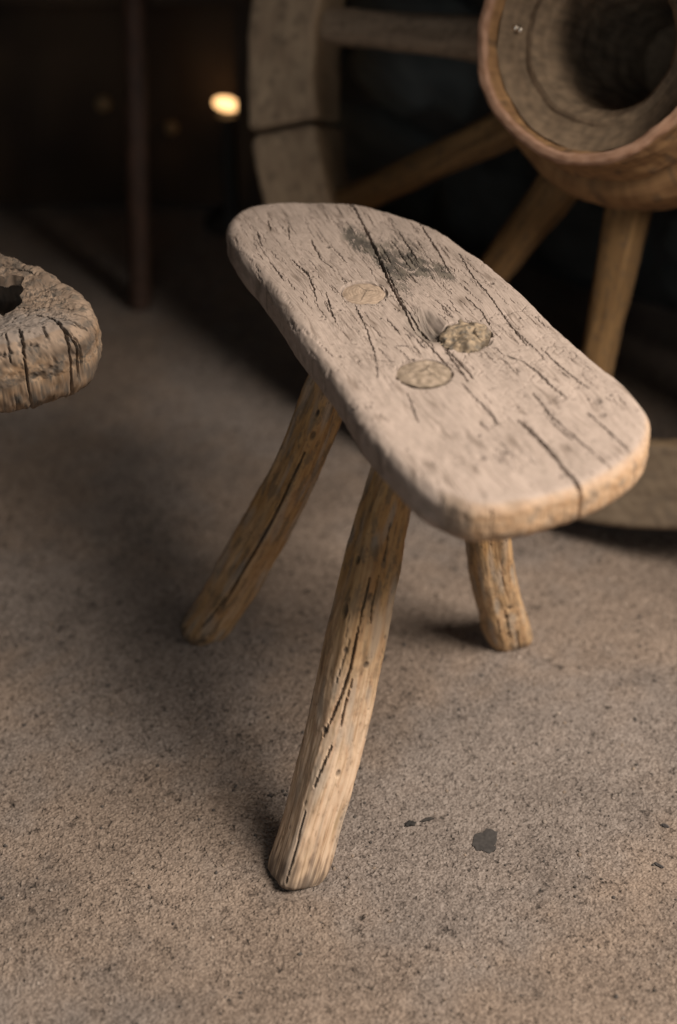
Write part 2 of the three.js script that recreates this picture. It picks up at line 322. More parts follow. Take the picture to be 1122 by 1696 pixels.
  const relief = (x, y, z, w, nx, nz) => {
    const [d, k] = G.at(x, z);
    let h = 0.0014 * n3(x * 16, y * 16, z * 11) + 0.00036 * n3(x * 48, y * 48, z * 26) + 0.00022 * n3(x * 160, y * 160, z * 70) + 0.00013 * n2(x * 900 + 3 * n2(x * 60, z * 12), z * 34 + y * 200);
    let dirt = k, dd = d;
    if (w > 0.1) h -= 0.0006 * smooth(0.3, 0.9, n3(x * 75 + 2, y * 75, z * 75)) * smooth(0.1, 0.5, w) * smooth(0.03, 0.01, HI - y) + 0.00025 * n2((x * nz - z * nx) * 1100, y * 60) * smooth(0.3, 0.9, nz) * w;
    if (w > 0.35) { const c = 1 - smooth(0.003, 0.012, HI - y); dd *= 0.25 + 0.75 * c; dirt *= 0.3 + 0.7 * c; }
    if (w < 0.3) {
      const g = gap(x, z); dd = Math.max(dd, g * 0.0045); dirt = Math.max(dirt, g * 0.8);
      h -= hollow(x, z);
      const s = stain(x, z); h -= 0.0005 * s; dirt = Math.max(dirt, 0.0);
    }
    for (const [px, pz, pr, pk] of pits) { const e = Math.abs(px - x) + Math.abs(pz - z); if (e < pr * 2.5) { const q = Math.hypot(px - x, pz - z) / pr, f = pk * (1 - smooth(0.4, 1.15, q)); dd = Math.max(dd, f * pr * 0.9); dirt = Math.max(dirt, f * 0.85); } }
    return [h - dd, dirt];
  };
  const colour = (x, y, z, w, nx, nz, dirt) => {
    const f = n2(x * 420 + 2 * n2(x * 40, z * 9), z * 22), g = n3(x * 40, y * 40, z * 26), m = n3(x * 120 + 5, y * 120, z * 80), sp = n3(x * 480, y * 480, z * 330);
    let c = mix3([0.315, 0.252, 0.212], [0.375, 0.3, 0.254], clamp(0.5 + 0.45 * g + 0.3 * f));
    const ff = n2(x * 900 + 3 * n2(x * 60, z * 14), z * 60);
    c = mix3(c, [0.27, 0.215, 0.178], clamp(0.35 * smooth(0.05, 0.9, m) + 0.4 * smooth(0.2, 0.8, sp) + 0.35 * smooth(0.2, 0.8, ff)));
    const wob = x + 0.004 * n2(x * 18, z * 9) + 0.0012 * n2(x * 60, z * 30), rid = Math.abs(n2(wob * 190, z * 6 + 20)), rid2 = Math.abs(n2(wob * 85 + 7, z * 4.5));
    c = mix3(c, [0.175, 0.133, 0.105], 0.85 * (1 - smooth(0.03, 0.24, rid)) * smooth(-0.25, 0.45, n2(x * 45, z * 24 + 3)) + 0.7 * (1 - smooth(0.02, 0.1, rid2)) * smooth(-0.1, 0.5, n2(x * 30 + 9, z * 18)));
    c = mix3(c, [0.25, 0.2, 0.165], 0.55 * smooth(0.1, 0.8, n3(x * 210, y * 210, z * 120)) * smooth(-0.5, 0.5, n3(x * 22 + 4, 1, z * 18)));
    c = mix3(c, [0.13, 0.1, 0.08], 0.7 * smooth(0.62, 0.85, n3(x * 300 + 3, y * 300, z * 170)) * smooth(-0.3, 0.5, n3(x * 26, 1, z * 20)));
    const end = w * smooth(0.25, 0.8, nz + 0.25 * nx + 0.12 * g) * smooth(0.2, 0.5, w);       // the near end is worn down to orange wood
    c = mix3(c, mix3([0.42, 0.25, 0.125], [0.49, 0.33, 0.2], clamp(0.5 + 0.6 * m)), end * 0.85);
    c = mix3(c, [0.2, 0.165, 0.13], smooth(0.6, 1, w) * 0.5 * smooth(0.25, 0.8, n3(x * 70, y * 70, z * 45)));
    if (w < 0.3) c = mix3(c, mix3([0.04, 0.035, 0.028], [0.115, 0.097, 0.075], clamp(0.5 + m)), 0.92 * stain(x, z));
    const hc = n3(x * 90, 2, z * 90); for (const [a, b, r] of [[-0.062, 0.172, 0.013], [-0.03, 0.186, 0.008]]) c = mix3(c, [0.2, 0.14, 0.09], 0.6 * (1 - smooth(0.3, 1.2, Math.hypot(x - a, z - b) / r + 0.3 * hc)) * smooth(0.1, 0.5, w));
    return mix3(c, [0.045, 0.032, 0.024], 0.92 * dirt);
  };
  part('seat', seatGeo({ outline, centre: [0.006, -0.012], high: HI, thick: 0.0325, rt: 0.0085, rb: 0.014, nr: 360, nt: 1600, relief, colour }), woodMat, st);

  // the legs, each a hewn stick whose tenon shows in the seat
  const legs = [
    { spine: [[-155, -9, 142.5, 22], [-132, 44, 128, 21.4], [-114, 84, 116, 21.4], [-102, 115, 106, 21.7], [-91, 146, 96, 21.4], [-74, 191, 82, 20], [-62, 221, 72, 18.5], [-42, 264, 59, 16.5], [-27, 303, 50, 14.5]], seed: 3,
      facets: [[0.42, 0.86, 0.6], [-1.05, 0.84, 0.2], [1.75, 0.84, 0], [3.0, 0.85, 0], [4.3, 0.85, 0]],
      cracks: [[0.8, 6, [[0.222, 0.0], [0.2, -0.02], [0.165, -0.02], [0.14, -0.14], [0.115, -0.3], [0.1, -0.42]]], [0.65, 4, [[0.158, 0.13], [0.135, 0.04], [0.112, 0.02]]], [0.65, 4, [[0.095, -0.1], [0.075, -0.22], [0.06, -0.3]]], [0.7, 3, [[0.225, 0.32], [0.205, 0.3], [0.195, 0.38]]], [0.6, 3, [[0.045, -0.35], [0.018, -0.3], [0.006, -0.3]]], [0.8, 3, [[0.268, 0.35], [0.25, 0.42], [0.235, 0.42]]], [0.6, 2, [[0.185, -0.2], [0.15, -0.35]]]],
      pits: [[0.199, -0.58, 0.0027, 2.3], [0.234, -0.55, 0.0024, 1.7], [0.106, -0.4, 0.002, 1.0], [0.074, 0.35, 0.0018, 0.7], [0.21, 0.15, 0.0018, 0.8], [0.168, 0.5, 0.002, 0.8], [0.178, -0.25, 0.0016, 1]], pale: 1 },
    { spine: [[-131.5, -9, -117.5, 18.2], [-116, 27, -107.5, 18.4], [-101, 61, -100, 18.6], [-82, 104, -90.5, 18.6], [-63.5, 151, -81.5, 18], [-48, 200, -74, 16.8], [-33, 255, -67, 15], [-19, 303, -61, 13]], seed: 8,
      facets: [[0.75, 0.86, 0], [-0.75, 0.84, 0.3], [2.2, 0.84, 0], [3.6, 0.84, 0]],
      cracks: [[0.9, 6, [[0.232, 0.05], [0.205, -0.02], [0.17, 0.04], [0.13, 0.05], [0.095, 0.1], [0.06, 0.12]]], [0.8, 4, [[0.085, 0.02], [0.05, -0.1], [0.03, -0.2]]], [0.7, 3, [[0.058, 0.4], [0.03, 0.25]]], [0.7, 3, [[0.03, 0.1], [0.008, 0.05]]]],
      pits: [[0.246, 0.1, 0.0024, 0.8], [0.262, -0.05, 0.0016, 1.2], [0.02, 0.2, 0.004, 0.7]], pale: 0.25 },
    { spine: [[94.5, -9, -14, 20.6], [85, 26, -11, 19.2], [76, 55, -9, 18.3], [65, 104, -5, 18.4], [48, 190, 4, 17.6], [33, 262, 12, 16], [24.5, 303, 16, 14.2]], seed: 15,
      facets: [[0.2, 0.88, 0], [-1.2, 0.86, 0], [1.6, 0.85, 0], [3.2, 0.85, 0]],
      cracks: [[0.7, 3.5, [[0.1, 0.1], [0.07, 0.02], [0.04, 0.0]]], [0.7, 3, [[0.05, 0.35], [0.02, 0.3], [0.008, 0.3]]], [0.6, 2.4, [[0.09, -0.35], [0.06, -0.4]]]],
      pits: [[0.085, 0.05, 0.0026, 1], [0.05, -0.05, 0.0022, 1], [0.098, 0.35, 0.0022, 0.8]], pale: 0.35, mottled: 1 },
  ];
  const yx = (ph) => Math.sin(ph);
  legs.forEach((L, li) => {
    const q = Math.asin, GG = new Grooves(0.25); GG.reach = 0.006; const R = rng(100 + L.seed);
    const arc = s => Math.asin(clamp(s, -1, 1)) * 0.019;          // share across -> metres round the stick
    for (const [w, d, p] of L.cracks) GG.add(p.map(([u, s]) => [u, arc(s)]), w / 1000, d / 1000);
    for (let k = 0; k < 14; k++) { const u = 0.01 + 0.27 * R(), v = (R() - 0.5) * 0.09, l = 0.008 + 0.025 * R(); GG.add([[u, v], [u + l / 2, v + (R() - 0.5) * 0.003], [u + l, v + (R() - 0.5) * 0.004]], 0.0003 + 0.0002 * R(), 0.0004 + 0.0008 * R()); }
    const P = L.pits.map(([u, s, r, k]) => [u, arc(s), r, k]);
    for (let k = 0; k < (L.mottled ? 200 : 60); k++) P.push([0.3 * R(), (R() - 0.5) * 0.1, 0.0005 + 0.0005 * R() ** 2, 0.6]);
    const relief = (u, ph, r0) => {
      const v = (ph > Math.PI ? ph - 2 * Math.PI : ph) * 0.019, [d, k] = GG.at(u, v);
      const cx = Math.cos(ph), sx = Math.sin(ph);
      let h = 0.0011 * n3(cx * 0.9 + L.seed, sx * 0.9, u * 11) + 0.00032 * n3(cx * 2.2, sx * 2.2 + L.seed, u * 40) + 0.00016 * n3(cx * 9, sx * 9, u * 110 + L.seed) + 0.00019 * n3(cx * 20, sx * 20, u * 20) + 0.00012 * n3(cx * 40, sx * 40, u * 60);
      let dd = d, dirt = k;
      for (const [pu, pv, pr, pk] of P) { const a = Math.abs(pu - u), b = Math.abs(pv - v); if (a < pr * 2.6 && b < pr * 1.4) { const f = 1 - smooth(0.5, 1.15, Math.hypot((pu - u) * 0.62, pv - v) / pr); dd = Math.max(dd, f * Math.min(pr, 0.0022) * 0.9 * pk); dirt = Math.max(dirt, f * Math.min(1, pk)); } }
      return [h - dd, dirt];
    };
    const colour = (u, ph, len, dirt) => {
      const cx = Math.cos(ph), sx = Math.sin(ph), f = n3(cx * 8, sx * 8, u * 12 + L.seed), g = n3(cx * 1.6, sx * 1.6 + L.seed, u * 22), sp = n3(cx * 11, sx * 11, u * 240), m = n3(cx * 4, sx * 4, u * 80 + 3);
      const pale = clamp(L.pale * (1 - smooth(0.10, 0.24, u)) + 0.15 * g);
      let c = mix3([0.42, 0.25, 0.1], [0.62, 0.46, 0.325], pale);
      c = mix3(c, [0.3, 0.19, 0.09], 0.6 * smooth(0.1, 0.75, n3(cx * 17, sx * 17, u * 16 + L.seed)));
      c = mix3(c, c.map((q, k) => q * [0.72, 0.62, 0.55][k]), clamp(0.35 + 0.55 * f + 0.4 * m) * 0.85);
      c = mix3(c, [0.16, 0.115, 0.07], 0.75 * smooth(0.05, 0.65, n3(cx * 2.4 + 5, sx * 2.4, u * 38 + L.seed) + 0.35 * sp) * (1 - 0.75 * pale));
      c = mix3(c, [0.33, 0.29, 0.245], 0.5 * smooth(0.0, 0.7, n3(cx * 1.8, sx * 1.8 + 9, u * 18 + L.seed)));
      c = mix3(c, [0.1, 0.065, 0.035], (L.mottled ? 0.9 : 0.45) * smooth(0.45, 0.8, sp * 0.7 + m * 0.4) + 0.4 * smooth(0.4, 0.75, n3(cx * 3, sx * 3 + 7, u * 55 + L.seed)) * smooth(0.16, 0.26, u));
      c = mix3(c, [0.075, 0.06, 0.05], 0.75 * (1 - smooth(0.004, 0.024, u - 0.006 * (m + 1.2 * f))) );                     // soil on the foot
      return mix3(c, [0.035, 0.025, 0.02], 0.85 * dirt);
    };
    const spine = L.spine.map(q => q.map(v => v / 1000));
    const a = -TURN;      // the side that faces forward in the room
    const leg = part('leg', stickGeo({ spine, nu: 420, nv: 180, front: [Math.sin(a), 0.6, Math.cos(a)], facets: L.facets, relief, colour, floor: 0 }), woodMat, st);
    // the tenon's end, showing on top of the seat
    const [px, pz, pr] = pegs[li], broken = li === 2, raised = [0.0004, 0.0012, 0.003][li], NR = 46, NT = 150;
    const top = gridGeo(NR + 6, NT, (i, j) => {
      const ph = j / NT * Math.PI * 2, k = Math.min(1, i / NR), dr = pr * (1 + 0.05 * n2(Math.cos(ph) * 1.3 + li * 5, Math.sin(ph) * 1.3) + (broken ? 0.16 * n2(Math.cos(ph) * 2.5, Math.sin(ph) * 2.5 + 3) : 0));
      const x = Math.cos(ph) * dr * k, z = -Math.sin(ph) * dr * k;
      let y = HI + raised - 0.0014 * Math.pow(k, 6) + 0.0004 * n2(x * 110 + li * 9, z * 110) + 0.00004 * n2(x * 420, z * 300) + 0.00005 * Math.sin(k * 34 + 2 * n2(x * 120, z * 120));
      if (li === 1) y += 0.0014 * (z / pr) + 0.0004 * n2(x * 120, z * 100);
      if (broken) y += -0.0014 + 0.0014 * n2(x * 60 + 2, z * 70) + 0.00035 * n2(x * 260, z * 200) + 0.0012 * smooth(-0.1, 0.1, n2(x * 55 + 4, z * 50)) - 0.004 * smooth(0.004, -0.014, x);
      if (li === 0) y -= 0.0006;
      if (i > NR) y -= (i - NR) * 0.0025;
      const rg = n2(x * 240 + li * 31, z * 240), ray = n2(Math.atan2(z, x) * 5 + li, k * 3), d = n2(x * 700, z * 700);
      let c = [mix3([0.31, 0.23, 0.17], [0.37, 0.28, 0.21], 0.5 + 0.5 * rg), mix3([0.2, 0.155, 0.112], [0.335, 0.262, 0.2], clamp(0.5 + 0.6 * n2(x * 130 + 3, z * 130))), mix3([0.13, 0.1, 0.07], [0.32, 0.24, 0.16], clamp(0.5 + 0.7 * n2(x * 140 + 7, z * 140)))][li];
      if (li < 2) {
        const hx = x - 0.003, hz = z + 0.002, hr = Math.hypot(hx, hz), ha = Math.atan2(hz, hx);
        c = mix3(c, [0.17, 0.12, 0.075], 0.4 * smooth(0.2, 0.9, Math.sin(hr * 3300 + 2.2 * n2(x * 90 + li, z * 90))));
        for (const a of [0.4, 2.3, 4.4]) c = mix3(c, [0.06, 0.045, 0.03], 0.75 * (1 - smooth(0.0002, 0.0006, Math.abs(Math.sin(ha - a - li) * hr + 0.0005 * n2(hr * 500, a)))) * smooth(0, 0.3, Math.cos(ha - a - li)) * (1 - smooth(0.5, 0.9, k)));
      }
      c = mix3(c, [0.15, 0.11, 0.07], clamp([0.25, 0.35, 0.5][li] * smooth(0.1, 0.7, ray * 0.6 + d * 0.5)));
      if (broken) c = mix3(c, [0.1, 0.09, 0.075], 0.7 * smooth(0.25, 0.7, n2(x * 170 + 8, z * 170)));
      return { p: [px + x, y, pz + z], c: mix3(c, [0.06, 0.045, 0.03], 0.5 * smooth(0.95, 1, k)) };
    });
    const pm = part('tenon_end', top, woodMat, leg);
    if (broken) pm.userData.label = 'rough splintered tenon end of the right leg';
  });
}

// ---------------------------------------------------------------- the seat that reaches in from the left
{
  const O = [-0.32, -1.02], HI = 0.304;
  const b = thing('plank_stool', 'weathered wooden stool with deeply cracked rounded end and dark hole, cut off at left edge', 'stool', [O[0], 0, O[1]]);
  const W = [[-0.164, -1.0], [-0.166, -0.986], [-0.172, -0.978], [-0.184, -0.968], [-0.2, -0.959], [-0.23, -0.949], [-0.28, -0.942], [-0.36, -0.938], [-0.44, -0.945], [-0.49, -0.965], [-0.512, -1.0], [-0.508, -1.045], [-0.48, -1.08], [-0.42, -1.1], [-0.34, -1.108], [-0.28, -1.104], [-0.244, -1.092], [-0.216, -1.076], [-0.191, -1.05], [-0.175, -1.031], [-0.166, -1.014]];
  const outline = W.map(([x, z]) => [x - O[0], z - O[1]]), G = new Grooves(), R = rng(5);
  const big = [[1.15, 11, [[-0.197, -0.995], [-0.190, -0.988], [-0.182, -0.976], [-0.175, -0.955]]], [0.95, 9, [[-0.183, -0.979], [-0.173, -0.973], [-0.166, -0.962]]], [0.9, 7, [[-0.214, -0.978], [-0.209, -0.965], [-0.204, -0.94]]], [0.7, 4, [[-0.222, -0.972], [-0.218, -0.96], [-0.213, -0.94]]], [0.8, 4, [[-0.198, -0.98], [-0.193, -0.968]]],
    [1.2, 6, [[-0.19, -1.045], [-0.2, -1.035], [-0.212, -1.03]]], [1.3, 6, [[-0.205, -1.0], [-0.2, -0.996], [-0.188, -1.0]]], [1.0, 5, [[-0.232, -1.06], [-0.21, -1.05]]], [0.7, 4, [[-0.18, -1.0], [-0.17, -1.0], [-0.155, -0.995]]], [1, 5, [[-0.178, -0.985], [-0.168, -0.989]]]];
  for (const [w, d, p] of big) G.add(p.map(([x, z]) => [x - O[0], z - O[1]]), w / 1000, d / 1000);
  for (let k = 0; k < 260; k++) { const x = -0.1 + 0.27 * R(), z = (R() - 0.5) * 0.17, l = 0.005 + 0.016 * R(), a = (R() - 0.5) * 0.9; G.add([[x, z], [x + l / 2, z + l * 0.3 * Math.sin(a)], [x + l, z + l * Math.sin(a)]], 0.0004 + 0.0006 * R(), 0.001 + 0.0028 * R()); }
  const hole = { deep: 0.04, crust: 0.009, under: 0.03, edge: (c, q) => Math.pow(Math.abs(c / 0.0225) ** 7 + Math.abs(q / 0.019) ** 7, -1 / 7) * (1 + 0.07 * n2(c * 2.5, q * 2.5 + 4)) };
  const relief = (x, y, z, w) => {
    const [d, k] = G.at(x, z); let dd = d, dirt = k, h = 0.002 * n3(x * 20, y * 20, z * 20) + 0.001 * n3(x * 60, y * 52, z * 60) + 0.0007 * n3(x * 150, y * 120, z * 150) + 0.0003 * n3(x * 420, y * 340, z * 420);
    if (w < 0.3) { const dish = 1 - smooth(0.25, 1.1, Math.hypot((x - 0.03) / 0.105, (z - 0.012) / 0.052)); h = h * (1 - 0.5 * dish) - 0.014 * dish; }
    dd = Math.max(dd, 0.0012 * smooth(0.45, 0.85, n3(x * 110 + 4, y * 60, z * 110))); if (w > 0.6) { const lo = smooth(-0.02, -0.045, y - HI); dd *= 1 - 0.8 * lo; dirt *= 1 - 0.7 * lo; }
    return [h - dd, dirt];
  };
  const colour = (x, y, z, w, nx, nz, dirt) => {
    const g = n3(x * 45, y * 45, z * 45), m = n3(x * 130 + 2, y * 130, z * 130), sp = n3(x * 430, y * 430, z * 430);
    let c = mix3([0.125, 0.088, 0.062], [0.265, 0.192, 0.138], clamp(0.5 + 0.45 * g + 0.3 * m));
    c = mix3(c, mix3([0.16, 0.092, 0.044], [0.28, 0.185, 0.108], clamp(0.5 + m)), smooth(0.55, 1, w) * clamp(0.6 + 0.4 * g));
    c = mix3(c, [0.075, 0.062, 0.05], clamp(0.8 * smooth(0.1, 0.7, m * 0.6 + sp * 0.7) + 0.65 * smooth(0.25, 0.75, n3(x * 75, y * 75, z * 75 + 8))));
    c = mix3(c, [0.05, 0.04, 0.032], 0.7 * smooth(0.5, 1, w) * smooth(-0.1, 0.5, n3(x * 28, y * 60, z * 28 + 3) - 0.1));
    if (w < 0.3) c = mix3(c, [0.2, 0.17, 0.15], 0.75 * (1 - smooth(0.5, 1.1, Math.hypot((x - 0.06) / 0.1, (z - 0.035) / 0.035))));
    return mix3(c, [0.045, 0.035, 0.028], 0.9 * dirt);
  };
  part('seat', seatGeo({ outline, centre: [0.078, -0.011], hole, high: HI, thick: 0.064, rt: 0.016, rb: 0.034, nr: 230, nt: 1100, relief, colour }), oldWoodMat, b);
  for (const [x, z, fx, fz] of [[-0.13, -0.03, -0.2, -0.07], [-0.13, 0.03, -0.19, 0.08], [0.02, 0.01, -0.04, 0.03]])
    part('leg', stickGeo({ spine: [[fx, -0.006, fz, 0.02], [(fx + x) / 2, 0.13, (fz + z) / 2, 0.019], [x, 0.262, z, 0.017]], nu: 90, nv: 40, relief: (u, ph) => [0.0015 * n3(Math.cos(ph), Math.sin(ph), u * 30), 0], colour: (u, ph) => { const k = 0.5 + 0.5 * n3(Math.cos(ph) * 5, Math.sin(ph) * 5, u * 40); return mix3([0.22, 0.15, 0.09], [0.34, 0.25, 0.16], k); }, floor: 0 }), oldWoodMat, b);
}

// ---------------------------------------------------------------- the wagon wheel leaning on the wall
{
  const w = thing('wagon_wheel', 'old wooden wagon wheel with thick hub, leaning against the wall behind the stool', 'wheel');
  // the group stands where the rim touches the floor; its z axis is the axle
  w.matrixAutoUpdate = true;
  const m4 = new THREE.Matrix4().makeBasis(WE1, WE2, WN); w.quaternion.setFromRotationMatrix(m4);
  const RO = 0.3812, RI = 0.3105, TH = 0.05;
  const foot = WC.clone().addScaledVector(WE2, -RO).addScaledVector(WN, -TH); w.position.copy(foot);
  const cy = RO, cz = TH, TH0 = 0.1287, DA = Math.PI / 6;
  const place = g => g.translate(0, cy, cz);
  // felloes: six bent timbers of rounded oblong section
  const sec = []; { const rr = 0.006, hw = (RO - RI) / 2, ht = TH / 2, add = (cx, cyy, a0) => { for (let k = 0; k <= 4; k++) { const a = a0 + k / 4 * Math.PI / 2; sec.push([cx + rr * Math.cos(a), cyy + rr * Math.sin(a)]); } };
    const run = (x0, y0, x1, y1, n) => { for (let k = 1; k < n; k++) sec.push([lerp(x0, x1, k / n), lerp(y0, y1, k / n)]); };
    add(hw - rr, ht - rr, 0); run(hw - rr, ht, -hw + rr, ht, 22); add(-hw + rr, ht - rr, Math.PI / 2); run(-hw, ht - rr, -hw, -ht + rr, 10); add(-hw + rr, -ht + rr, Math.PI); run(-hw + rr, -ht, hw - rr, -ht, 10); add(hw - rr, -ht + rr, Math.PI * 1.5); run(hw, -ht + rr, hw, ht - rr, 10); }
  for (let f = 0; f < 6; f++) {
    const a0 = Math.PI + TH0 + DA / 2 + 0.012 + f * Math.PI / 3 + 0.007, a1 = a0 + Math.PI / 3 - 0.014, NU = 150, rm = (RO + RI) / 2, dr = 0.0012 * Math.sin(f * 5.1), dz = 0.001 * Math.cos(f * 3.3);
    const g = gridGeo(NU, sec.length, (i, j) => {
      const t = i / (NU - 1), a = lerp(a0, a1, t), [s, z] = sec[j], e = Math.min(t, 1 - t) * (a1 - a0) * rm, k = 1 - 0.1 * Math.pow(1 - smooth(0, 0.006, e), 2);
      const wob = 0.0013 * n3(a * 6, s * 30, z * 30 + f) + 0.0003 * n3(a * 30, s * 100, z * 100 + f);
      const r = rm + s * k + (Math.abs(s) > 0.03 ? wob : 0) + dr, zz = z * k + (Math.abs(z) > 0.02 ? wob : 0) - TH / 2 + dz;
      const lightTone = [1.3, 0.5, 0.9, 1, 0.95, 1.4][f], gr = n3(a * 12 + f * 3, s * 160, z * 160), b = n3(a * 9, s * 40, z * 40 + f * 4), kn = n3(a * 22 + 8, s * 60, z * 60 + f);  // per-timber brightness stands in for uneven light on the rim
      let c = mix3([0.27, 0.195, 0.13], [0.4, 0.3, 0.2], clamp(0.5 + 0.4 * gr + 0.4 * b)); c = c.map(q => q * lightTone); c = mix3(c, [0.11, 0.085, 0.062], 0.4 * smooth(0.35, 0.75, kn));
      c = mix3(c, [0.2, 0.13, 0.065], 0.7 * smooth(0.02, -0.035, s) * smooth(0.026, 0.02, Math.abs(z)));
      return { p: [Math.cos(a) * r, Math.sin(a) * r, zz], c };
    }, true, true);
    part('felloe', place(g), oldWoodMat, w);
  }
  // spokes: flattened sticks, thicker towards the hub
  for (let k = 0; k < 12; k++) {
    const a = Math.PI + TH0 + DA * k + [0, -0.012, -0.03, -0.04, -0.02, 0.01, 0, 0.015, -0.01, 0.01, 0, -0.01][k], fat = k ? 1 : 1.18, ca = Math.cos(a), sa = Math.sin(a), NU = 80, NV = 44, r0 = 0.07, r1 = RI + 0.012;
    const g = gridGeo(NU, NV, (i, j) => {
      const t = i / (NU - 1), r = lerp(r0, r1, t), ph = j / NV * Math.PI * 2, cc = Math.cos(ph), ss = Math.sin(ph);
      const wide = fat * lerp(0.0185, 0.0135, smooth(0, 0.75, t)), deep = lerp(0.0225, 0.0165, smooth(0, 0.6, t));
      const pw = 2 / 2.7, u = Math.sign(cc) * Math.abs(cc) ** pw * wide, v = Math.sign(ss) * Math.abs(ss) ** pw * deep;
      const n = 1 + 0.05 * n3(cc + k * 3, ss, r * 18) + 0.02 * n3(cc * 3, ss * 3 + k, r * 60);
      const gr = n3(cc * 5 + k * 7, ss * 5, r * 14), sp = n3(cc * 9, ss * 9 + k, r * 90), grey = k % 12 === 0 ? 0.85 : 0.0;
      let c = mix3([0.125, 0.068, 0.024], [0.24, 0.138, 0.054], clamp(0.5 + 0.6 * gr)); c = mix3(c, mix3([0.26, 0.19, 0.13], [0.44, 0.335, 0.24], clamp(0.5 + 0.5 * gr)), grey); c = mix3(c, [0.06, 0.045, 0.03], 0.5 * smooth(0.3, 0.7, sp));
      return { p: [ca * r - sa * u * n, sa * r + ca * u * n, -TH / 2 + v * n], c };
    }, true, true);
    part('spoke', place(g), oldWoodMat, w);
  }
  // hub: turned nave with a front collar and a dark bore
  const turned = (profile, colour, seed, NV = 200) => {
    const P = []; for (let k = 0; k < profile.length - 1; k++) { const [r0, z0] = profile[k], [r1, z1] = profile[k + 1], n = Math.max(1, Math.ceil(Math.hypot(r1 - r0, z1 - z0) / 0.002)); for (let q = 0; q < n; q++) P.push([lerp(r0, r1, q / n), lerp(z0, z1, q / n)]); } P.push(profile[profile.length - 1]);
    return gridGeo(P.length, NV, (i, j) => { const ph = -j / NV * Math.PI * 2, [r, z] = P[i], rr = r + 0.0012 * n3(Math.cos(ph) * 2, Math.sin(ph) * 2 + seed, z * 40) + 0.0005 * n3(Math.cos(ph) * 9, Math.sin(ph) * 9 + seed, z * 90); return { p: [Math.cos(ph) * rr, Math.sin(ph) * rr, z - TH / 2 + 0.025 + 0.0008 * n3(Math.cos(ph) * 3, Math.sin(ph) * 3, r * 60)], c: colour(rr, ph, z) }; });
  };
  const hubCol = (r, ph, z) => { const g = n3(Math.cos(ph) * 14, Math.sin(ph) * 14, z * 16), b = n3(Math.cos(ph) * 4, Math.sin(ph) * 4, z * 90); let c = mix3([0.19, 0.098, 0.042], [0.36, 0.205, 0.088], clamp(0.5 + 0.4 * g + 0.3 * b)); return mix3(c, [0.05, 0.035, 0.025], 0.5 * smooth(0.35, 0.8, n3(Math.cos(ph) * 7, Math.sin(ph) * 7, z * 30))); };
  const nave = turned([[0.05, -0.125], [0.08, -0.123], [0.088, -0.115], [0.1, -0.075], [0.117, -0.05], [0.122, -0.03], [0.1222, 0.014], [0.119, 0.026], [0.113, 0.035], [0.109, 0.038], [0.093, 0.04], [0.09, 0.046], [0.079, 0.05]], hubCol, 4);
  const hub = part('hub', place(nave), oldWoodMat, w); hub.position.x = -0.004;
  const ring = turned([[0.077, 0.0475], [0.096, 0.0475], [0.102, 0.0515], [0.1018, 0.06], [0.096, 0.085], [0.0945, 0.104], [0.0935, 0.1105], [0.092, 0.113], [0.087, 0.1135], [0.0852, 0.1115], [0.0842, 0.105], [0.083, 0.09]], (r, ph, z) => { const c = hubCol(r, ph, z), f = smooth(0.106, 0.112, z); return mix3(c, mix3([0.29, 0.155, 0.09], [0.43, 0.26, 0.175], clamp(0.5 + 0.5 * n3(Math.cos(ph) * 9, Math.sin(ph) * 9, r * 200))), f); }, 9);
  part('collar', place(ring), oldWoodMat, hub);
  const face = turned([[0.0825, 0.095], [0.075, 0.089], [0.064, 0.084], [0.062, 0.085], [0.058, 0.0855], [0.055, 0.081], [0.054, 0.074], [0.0515, 0.071], [0.0505, 0.067], [0.048, 0.03], [0.042, -0.02], [0.036, -0.1], [0.004, -0.105]], (r, ph, z) => {
    const g = n3(Math.cos(ph) * 6, Math.sin(ph) * 6, r * 220), q = n3(Math.cos(ph) * 14, Math.sin(ph) * 14, r * 90); let c = mix3([0.13, 0.092, 0.058], [0.25, 0.175, 0.11], clamp(0.5 + 0.4 * g + 0.3 * q));
return c; }, 13);
  part('hub_face', place(face), oldWoodMat, hub);
  for (const [x, y] of [[-0.0725, -0.007], [-0.0685, -0.0075]]) { const g = new THREE.SphereGeometry(0.0026, 20, 12); g.scale(1, 1, 0.6); g.translate(x, y, 0.0885); part('nail', place(g), new THREE.MeshStandardMaterial({ color: new THREE.Color().setRGB(0.75, 0.68, 0.58), metalness: 1, roughness: 0.35 }), hub); }
}

